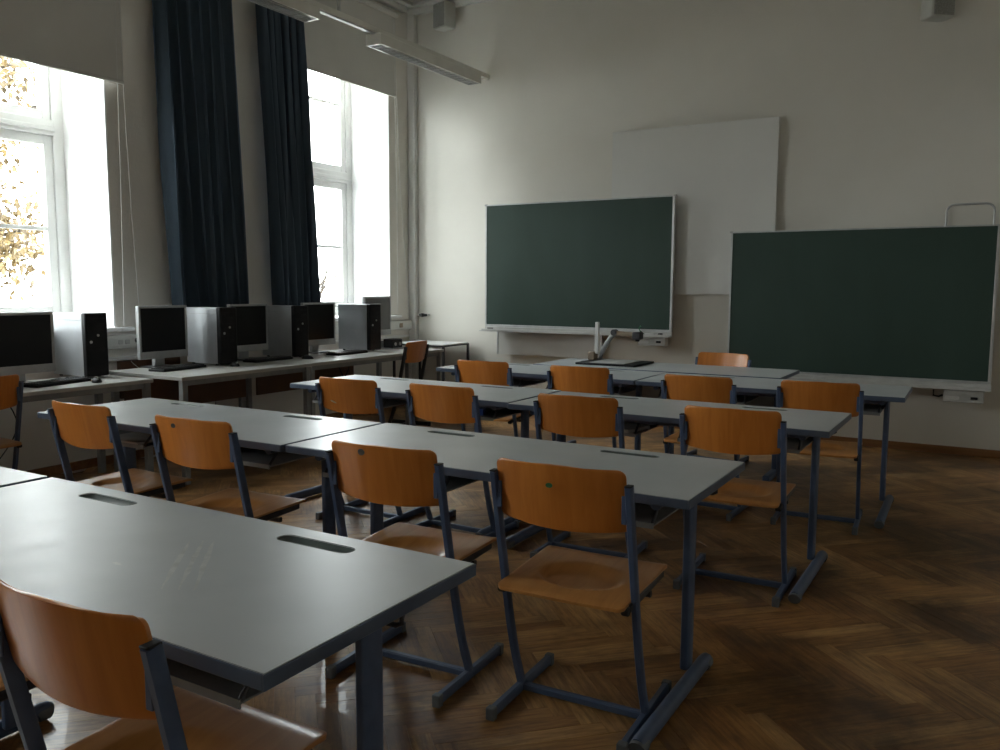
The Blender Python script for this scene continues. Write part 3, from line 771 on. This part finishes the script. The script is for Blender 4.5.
# stickers and scratches as parts of the chair backs
def sticker(chair, u, z, r, m, name='sticker', sx=1):
    x = u*.208; y = post_y(z)+.004-.034*(1-u*u)-.0095
    mb = MB(); mb.cyl((0, -.0010, 0), (0, .0012, 0), r, 18)
    if sx != 1:
        for v in mb.bm.verts: v.co.x *= sx
    o = mb.build(name, m, chair); o.location = (x, y, z); o.rotation_euler = (R(13), 0, R(-17*u*2)); return o
sticker(chairs[2], -.08, .80, .008, M['green'], 'green_sticker', 1.4)
sticker(chairs[3], -.27, .838, .012, M['sticker'], 'round_sticker')
sticker(chairs[4], -.30, .830, .010, M['sticker'], 'round_sticker')
o = sticker(chairs[9], -.45, .72, .020, M['paper'], 'scratch', 1); o.scale = (1, 1, .22); o.rotation_euler = (R(13), R(22), R(14))

# ------------------------------------------------------------------ things on the table shelves
def local(t, x, y, z):
    return t.matrix_world @ Vector((x, y, z))
bpy.context.view_layer.update()
ZS = HT-.114
def slab(name, t, x, y, wx, wy, h, dz, rz, mt, label, cat, group=None):
    p = local(t, x, y, ZS+dz)
    o = MB().box(-wx/2, wx/2, -wy/2, wy/2, 0, h).build(name, mt, None, .002)
    o.location = p; o.rotation_euler = (0, 0, rz); return tag(o, label, cat, group)
t = tables[5]
slab('folder', t, .38, -.12, .24, .20, .012, .001, .1, M['redbook'], 'dull red folder on the shelf of the left third row table', 'folder')
slab('pencil_case', t, .52, -.17, .10, .07, .04, .001, .3, M['blue'], 'blue pencil case beside the red folder under the table', 'pencil case')
t = tables[4]
slab('notebook', t, -.36, -.14, .20, .22, .010, .001, .1, M['paper'], 'pale notebook on the shelf of the right third row table', 'notebook')
slab('book', t, -.22, -.13, .18, .20, .018, .001, -.2, M['greybox'], 'grey book on the shelf of the right third row table', 'book')
t = tables[6]
slab('paper_stack', t, -.52, -.14, .22, .24, .012, .001, .1, M['paper'], 'stack of loose papers on the shelf of the right front row table', 'papers')
slab('book', t, -.33, -.13, .16, .22, .022, .001, .5, M['greybox'], 'thick grey book stuffed into the front row table beside the papers', 'book')
slab('notebook', t, -.34, -.14, .15, .20, .008, .024, -.4, M['paper'], 'thin white notebook lying askew on the grey book in the front row table', 'notebook')
t = tables[7]
slab('book', t, .40, -.15, .22, .16, .02, .001, .1, M['greybox'], 'flat grey book on the shelf of the left front row table', 'book')
slab('notebook', t, .22, -.14, .14, .20, .008, .001, -.1, M['paper'], 'pale notebook left of the flat grey book in the front row', 'notebook')
t = tables[3]
slab('notebook', t, -.30, -.14, .26, .22, .012, .001, .05, M['paper'], 'pale notebook on the shelf of the left second row table', 'notebook')

# ------------------------------------------------------------------ teacher desk and document camera
td = empty('teacher_desk', (-2.235, 6.30, 0), 0, 'grey teacher desk behind the front row, document camera on it', 'desk')
TZ = .766; tw, tdp = .975, .335
MB().box(-tw, tw, -tdp, tdp, TZ-.022, TZ).build('desktop', M['table_top'], td, .002)
m = MB(); m.box(-tw-.004, tw+.004, -tdp-.004, -tdp, TZ-.026, TZ-.001); m.box(-tw-.004, tw+.004, tdp, tdp+.004, TZ-.026, TZ-.001); m.box(tw, tw+.004, -tdp, tdp, TZ-.026, TZ-.001); m.box(-tw-.004, -tw, -tdp, tdp, TZ-.026, TZ-.001)
m.build('edge_band', M['edge'], td, .001)
for s in (-1, 1):
    MB().box(s*(tw-.08)-.02, s*(tw-.08)+.02, -.03, .03, .05, TZ-.03).build('leg', M['frame'], td, .006)
    MB().box(s*(tw-.08)-.025, s*(tw-.08)+.025, -.29, .29, 0, .05).build('foot', M['frame'], td, .012)
MB().box(-tw+.10, tw-.10, .10, .12, .35, TZ-.03).build('modesty_panel', M['frame_grey'], td, .003)
MB().box(-tw+.08, tw-.08, -.02, .02, TZ-.06, TZ-.026).build('top_rail', M['frame'], td, .004)
dc = empty('document_camera', (-2.86, 6.40, TZ), 0, 'document camera with a bent grey arm on the teacher desk', 'document camera')
MB().box(-.05, .46, -.28, .17, 0, .016).build('base_plate', M['black'], dc, .004)
MB().box(.06, .36, -.24, .12, .016, .019).build('work_surface', M['greybox'], dc, .002)
MB().box(-.055, .005, -.03, .05, .016, .085).build('column_foot', M['tan'], dc, .008)
MB().box(.0, .03, -.01, .02, .07, .335).build('light_post', M['painted'], dc, .004)
MB().tube([(.03, .03, .016), (.045, .03, .07), (.075, .03, .13), (.12, .03, .20), (.155, .03, .235), (.19, .03, .245)], .019, 12).build('arm', M['frame_grey'], dc)
MB().tube([(.17, .03, .245), (.25, .03, .24), (.33, .03, .237)], .021, 12).build('upper_arm', M['tan'], dc)
m = MB(); m.cyl((.16, .0, .252), (.16, .06, .252), .026); m.build('elbow_joint', M['frame_dark'], dc, .003)
MB().box(.325, .40, -.01, .07, .20, .262).build('camera_head', M['frame_dark'], dc, .012)
MB().cyl((.362, .03, .185), (.362, .03, .202), .018).build('lens', M['black'], dc)

# ------------------------------------------------------------------ computer desks
def pcdesk(y0, y1, x0, x1, z, label, panel=True, leg='frame_grey', name='computer_desk'):
    d = empty(name, ((x0+x1)/2, (y0+y1)/2, 0), 0, label, 'desk')
    hx, hy = (x1-x0)/2, (y1-y0)/2
    MB().box(-hx, hx, -hy, hy, z-.026, z).build('desktop', M['desk_top'], d, .003)
    for sx in (-1, 1):
        for sy in (-1, 1):
            MB().box(sx*(hx-.035)-.022, sx*(hx-.035)+.022, sy*(hy-.035)-.022, sy*(hy-.035)+.022, 0, z-.026).build('leg', M[leg], d, .004)
    if panel: MB().box(-hx+.10, -hx+.118, -hy+.06, hy-.06, z-.32, z-.03).build('modesty_panel', M['brown'], d, .002)
    MB().box(hx-.05, hx-.03, -hy+.057, hy-.057, z-.066, z-.026).build('front_rail', M[leg], d, .002)
    return d
Z1D, Z2D = .735, .76
pcdesk(2.35, 3.765, -5.68, -5.06, Z1D, 'nearest pale computer desk, slightly lower, at the left photo edge', False)
pcdesk(3.775, 5.05, -5.60, -4.77, Z2D, 'middle pale computer desk below the curtains')
pcdesk(5.055, 6.45, -5.60, -4.79, Z2D, 'far pale computer desk by the far window')
pcdesk(6.455, 7.05, -5.70, -4.84, .75, 'small pale side desk behind the dark-framed chair', False)
wt = empty('side_table', (-5.40, 7.61, 0), 0, 'small white table with black legs in the corner at the chalkboard wall', 'table')
MB().box(-.34, .34, -.25, .25, .755, .768).build('tabletop', M['painted'], wt, .002)
m = MB()
for a in ((-.345, .345, -.255, -.235), (-.345, .345, .235, .255), (-.345, -.325, -.235, .235), (.325, .345, -.235, .235)): m.box(a[0], a[1], a[2], a[3], .742, .757)
m.build('table_frame', M['frame_dark'], wt, .002)
for sx in (-1, 1):
    for sy in (-1, 1): MB().box(sx*.333-.012, sx*.333+.012, sy*.243-.012, sy*.243+.012, 0, .742).build('leg', M['frame_dark'], wt, .002)

def tower(x, y, z, label, first=[None]):
    if first[0] is None:
        t = empty('computer_tower'); W_, D_, H_ = .165, .405, .455
        MB().box(-D_+.0, -.045, 0, W_, .012, H_).build('case', M['steel'], t, .004)
        fp = MB().box(-.045, 0, -.002, W_+.002, .012, H_+.003).build('front_panel', M['black'], t, .008)
        MB().cyl((0, W_*.22, H_*.56), (.004, W_*.22, H_*.56), .010).build('round_badge', M['silver'], t)
        MB().cyl((0, W_*.55, H_*.66), (.005, W_*.55, H_*.66), .009).build('power_button', M['greybox'], t)
        for k in range(2): MB().box(0, .003, .012, W_-.012, H_-.075-k*.05, H_-.035-k*.05).build('drive_bay', M['black'], t, .002)
        m = MB()
        for k in range(14): m.box(0, .002, .02, W_-.02, .04+k*.012, .046+k*.012)
        o = m.build('vent', M['black'], t); o['kind'] = 'stuff'
        MB().box(-D_+.04, -.06, -.0025, 0, H_-.05, H_-.045).build('side_seam', M['silver'], t, .001); MB().box(-D_+.15, -D_+.22, -.0025, 0, .20, .204).build('panel_grip', M['silver'], t, .001)
        for a in (-D_+.05, -.08):
            for b in (.025, W_-.025): MB().cyl((a, b, 0), (a, b, .012), .012, 12).build('foot', M['rubber'], t)
        first[0] = t; tag(t, None, 'computer'); t.location = (x, y, z)
        return tag(t, label, 'computer', 'computer towers on the desks')
    return dup(first[0], (x, y, z), 0, label)
tower(-5.44, 3.52, Z1D, 'silver computer tower with a black front on the nearest desk, against the bright window')
tower(-5.20, 4.49, Z2D, 'computer tower between the second and third monitors, below the left curtain')
tower(-5.21, 5.31, Z2D, 'darkest computer tower, below the right curtain')
tower(-5.166, 6.27, Z2D, 'farthest computer tower, grey side lit by the far window')

def monitor(x, y, z, rz, label, first=[None]):
    if first[0] is None:
        t = empty('computer_monitor'); hw, zb, zt_ = .215, .075, .475
        m = MB(); m.box(-.035, 0, -hw, hw, zb, zb+.055); m.box(-.035, 0, -hw, hw, zt_-.018, zt_); m.box(-.035, 0, -hw, -hw+.018, zb+.055, zt_-.018); m.box(-.035, 0, hw-.018, hw, zb+.055, zt_-.018)
        m.build('bezel', M['silver'], t, .003)
        MB().box(-.03, -.005, -hw+.017, hw-.017, zb+.054, zt_-.017).build('screen', M['screen'], t, 0)
        MB().box(-.075, -.035, -.15, .15, zb+.06, zt_-.06).build('rear_housing', M['silver'], t, .015)
        MB().box(-.10, -.06, -.045, .045, .01, zb+.16).build('stand_neck', M['silver'], t, .008)
        MB().box(-.17, .03, -.10, .10, 0, .012).build('stand_base', M['key'], t, .006)
        MB().cyl((0, .14, zb+.022), (.003, .14, zb+.022), .006, 10).build('power_button', M['greybox'], t)
        first[0] = t; t.location = (x, y, z); t.rotation_euler = (0, 0, rz)
        return tag(t, label, 'monitor', 'silver framed monitors on the computer desks')
    return dup(first[0], (x, y, z), rz, label)
monitor(-5.42, 3.065, Z1D, 0, 'nearest monitor, cut by the left photo edge')
monitor(-5.45, 4.165, Z2D-.0, 0, 'monitor on the near corner of the middle desk, whole screen visible')
monitor(-5.42, 4.99, Z2D, R(2), 'monitor between the two towers below the curtains, half hidden')
monitor(-5.45, 5.88, Z2D, 0, 'monitor left of the farthest tower, in front of the far window')
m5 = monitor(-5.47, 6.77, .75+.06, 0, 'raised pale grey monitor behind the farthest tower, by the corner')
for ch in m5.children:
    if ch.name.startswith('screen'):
        ch.data = ch.data.copy(); ch.data.materials[0] = M['sheen_screen']
tag(box('monitor_riser', M['greybox'], -5.66, -5.42, 6.66, 6.88, .75, .81, None, .004), 'low grey box under the raised monitor', 'box')
mb = empty('phone', (-5.33, 6.83, .75), 0, 'small black device with two round knobs behind the farthest tower', 'device')
MB().box(-.06, .06, -.085, .085, .0, .10).build('device_body', M['black'], mb, .01)
for k in (-.035, .04): MB().cyl((.06, k, .05), (.066, k, .05), .018).build('knob', M['greybox'], mb, .002)
MB().box(-.075, .075, -.10, .10, -.0, .012).build('tray', M['silver'], mb, .003)

def keyboard(x, y, z, rz, label, first=[None]):
    if first[0] is None:
        t = empty('keyboard')
        MB().box(-.075, .075, -.22, .22, 0, .018).build('keyboard_body', M['black'], t, .005)
        m = MB()
        for r_ in range(6):
            for c_ in range(21):
                if r_ == 0 and 5 < c_ < 12: continue
                xx = .058-r_*.022; yy = -.205+c_*.0196
                m.box(xx-.008, xx+.008, yy, yy+.0165, .018, .026)
        m.box(.050, .066, -.205+6*.0196, -.205+12*.0196-.003, .018, .026)
        o = m.build('keys', M['key'], t); o['kind'] = 'stuff'
        first[0] = t; t.location = (x, y, z); t.rotation_euler = (0, 0, rz); return tag(t, label, 'keyboard', 'black keyboards')
    return dup(first[0], (x, y, z), rz, label)
keyboard(-5.32, 3.22, Z1D, R(12), 'black keyboard on the nearest computer desk, under the first monitor')
keyboard(-5.27, 4.14, Z2D, R(8), 'black keyboard on the middle desk, keys glinting, in front of the second monitor')
keyboard(-5.26, 5.04, Z2D, R(2), 'black keyboard in shade between the middle towers')
keyboard(-5.18, 5.95, Z2D, R(3), 'black keyboard in front of the farthest tower')
def mouse(x, y, z, rz, label):
    t = empty('computer_mouse', (x, y, z), rz, label, 'mouse', 'black computer mice')
    bm = bmesh.new(); bmesh.ops.create_uvsphere(bm, u_segments=20, v_segments=12, radius=1)
    for v in bm.verts:
        v.co = Vector((v.co.x*.055, v.co.y*(.031-.004*v.co.x), max(0, v.co.z)*.034*(1+.12*v.co.x)))
    m = MB(); m.bm.free(); m.bm = bm; m.build('mouse_body', M['black'], t)
    MB().cyl((-.03, -.004, .028), (-.03, .004, .028), .008, 12).build('scroll_wheel', M['greybox'], t)
mouse(-5.19, 3.42, Z1D, R(160), 'black mouse at the foot of the tower on the nearest desk')
mouse(-5.11, 4.54, Z2D, R(170), 'black mouse below the second tower, on the middle desk')
mouse(-5.10, 5.34, Z2D, R(200), 'black mouse below the darkest tower')
def cable(pts, label, r=.004, mt='rubber', name='cable', group=None):
    # smooth through the points
    P_ = [Vector(p) for p in pts]; out = []
    for i in range(len(P_)-1):
        p0 = P_[max(0, i-1)]; p1 = P_[i]; p2 = P_[i+1]; p3 = P_[min(len(P_)-1, i+2)]
        for k in range(6):
            t = k/6
            out.append(.5*((2*p1)+(p2-p0)*t+(2*p0-5*p1+4*p2-p3)*t*t+(3*p1-p0-3*p2+p3)*t**3))
    out.append(P_[-1])
    return tag(MB().tube(out, r, 8).build(name, M[mt], None), label, 'cable', group)
cable([(-5.62, 3.0, Z1D-.03), (-5.60, 3.1, .45), (-5.62, 2.95, .2), (-5.60, 2.7, .008), (-5.4, 2.4, .006)], 'black cable hanging below the nearest computer desk')
cable([(-5.55, 4.2, Z2D-.03), (-5.5, 4.28, .5), (-5.5, 4.42, .25), (-5.5, 4.62, .30), (-5.52, 4.72, .55), (-5.55, 4.75, Z2D-.03)], 'looping cable hanging below the middle computer desk')
cable([(-5.3, 5.55, Z2D-.03), (-5.25, 5.58, .55), (-5.3, 5.52, .35), (-5.3, 5.6, .1), (-5.4, 5.8, .008)], 'tangled cable near the left leg of the far computer desk', .005)
cable([(-5.3, 5.9, Z2D-.03), (-5.24, 5.95, .55), (-5.3, 6.02, .50), (-5.25, 6.05, .62), (-5.3, 6.08, Z2D-.03)], 'short cable loop below the far desk, near the farthest tower', .005)
cable([(-5.81, 4.205, .955), (-5.78, 4.17, .85), (-5.80, 4.12, .80), (-5.77, 4.20, .70), (-5.75, 4.22, .55)], 'pale cable hanging from the trunking over the wooden board', .003, 'cord')
cable([(-5.52, 3.28, Z1D+.004), (-5.46, 3.32, Z1D+.02), (-5.42, 3.38, Z1D+.004), (-5.38, 3.33, Z1D+.03), (-5.36, 3.27, Z1D+.004), (-5.30, 3.25, Z1D+.004)], 'curled dark cable beside the nearest keyboard', .0035)

# ------------------------------------------------------------------ outside
g = MB(); g.box(-60, WOUT-.4, -40, 60, -4.3, -4.2); struct(g.build('ground', M['ground'], smooth=False), 'pale courtyard ground outside the windows')
def tree(x, y, zc, rad, label, seed, n=1600):
    rg = random.Random(seed)
    t = empty('autumn_tree', (x, y, -4.2), 0, label, 'tree')
    top = zc+4.2
    m = MB()
    def tap(p, q, ra_, rb_):
        m.cyl(p, q, ra_, 8, rb_)
    tap((0, 0, 0), (0.1, 0.05, top*.55), .20, .15); m.build('trunk', M['bark'], t)
    m = MB()
    tips = []
    for k in range(46):
        a = rg.uniform(0, 6.28); h = top*rg.uniform(.30, .95); l = rad*rg.uniform(.5, 1.0)
        b0 = Vector((.1, .05, min(h, top*.8)-.3)); e = Vector((math.cos(a)*l, math.sin(a)*l, h+rg.uniform(-.1, .8)))
        mid = (b0+e)/2+Vector((rg.uniform(-.2, .2), rg.uniform(-.2, .2), rg.uniform(-.1, .3)))
        tap(b0, mid, .055, .035); tap(mid, e, .035, .012); tips += [mid, e, (mid+e)/2]
        for q in range(3):
            e2 = mid.lerp(e, rg.random())+Vector((rg.uniform(-.5, .5), rg.uniform(-.5, .5), rg.uniform(-.2, .5))); tap(mid.lerp(e, .4), e2, .018, .007); tips.append(e2)
    o = m.build('branches', M['bark'], t); o['kind'] = 'stuff'
    bm = bmesh.new()
    for k in range(n):
        c = rg.choice(tips)+Vector((rg.gauss(0, .22), rg.gauss(0, .22), rg.gauss(0, .2)))
        R_ = Euler((rg.uniform(0, 3.1), rg.uniform(0, 3.1), rg.uniform(0, 6.2))).to_matrix(); s = rg.uniform(.024, .060)
        vs = [bm.verts.new(c+R_ @ Vector(q)*s) for q in ((-1, 0, 0), (0, -.6, .1), (1.1, 0, 0), (0, .6, .1))]
        bm.faces.new(vs)
    me = bpy.data.meshes.new('foliage'); bm.to_mesh(me); bm.free(); me.materials.append(M['leaf'])
    o = bpy.data.objects.new('foliage', me); C.objects.link(o); o.parent = t; o['kind'] = 'stuff'
tree(-11.2, 4.35, 5.6, 2.25, 'autumn tree seen through the near window at the left photo edge', 2, 46000)
tree(-12.5, 12.3, 1.6, 1.3, 'faint autumn tree seen through the far window', 4, 900)
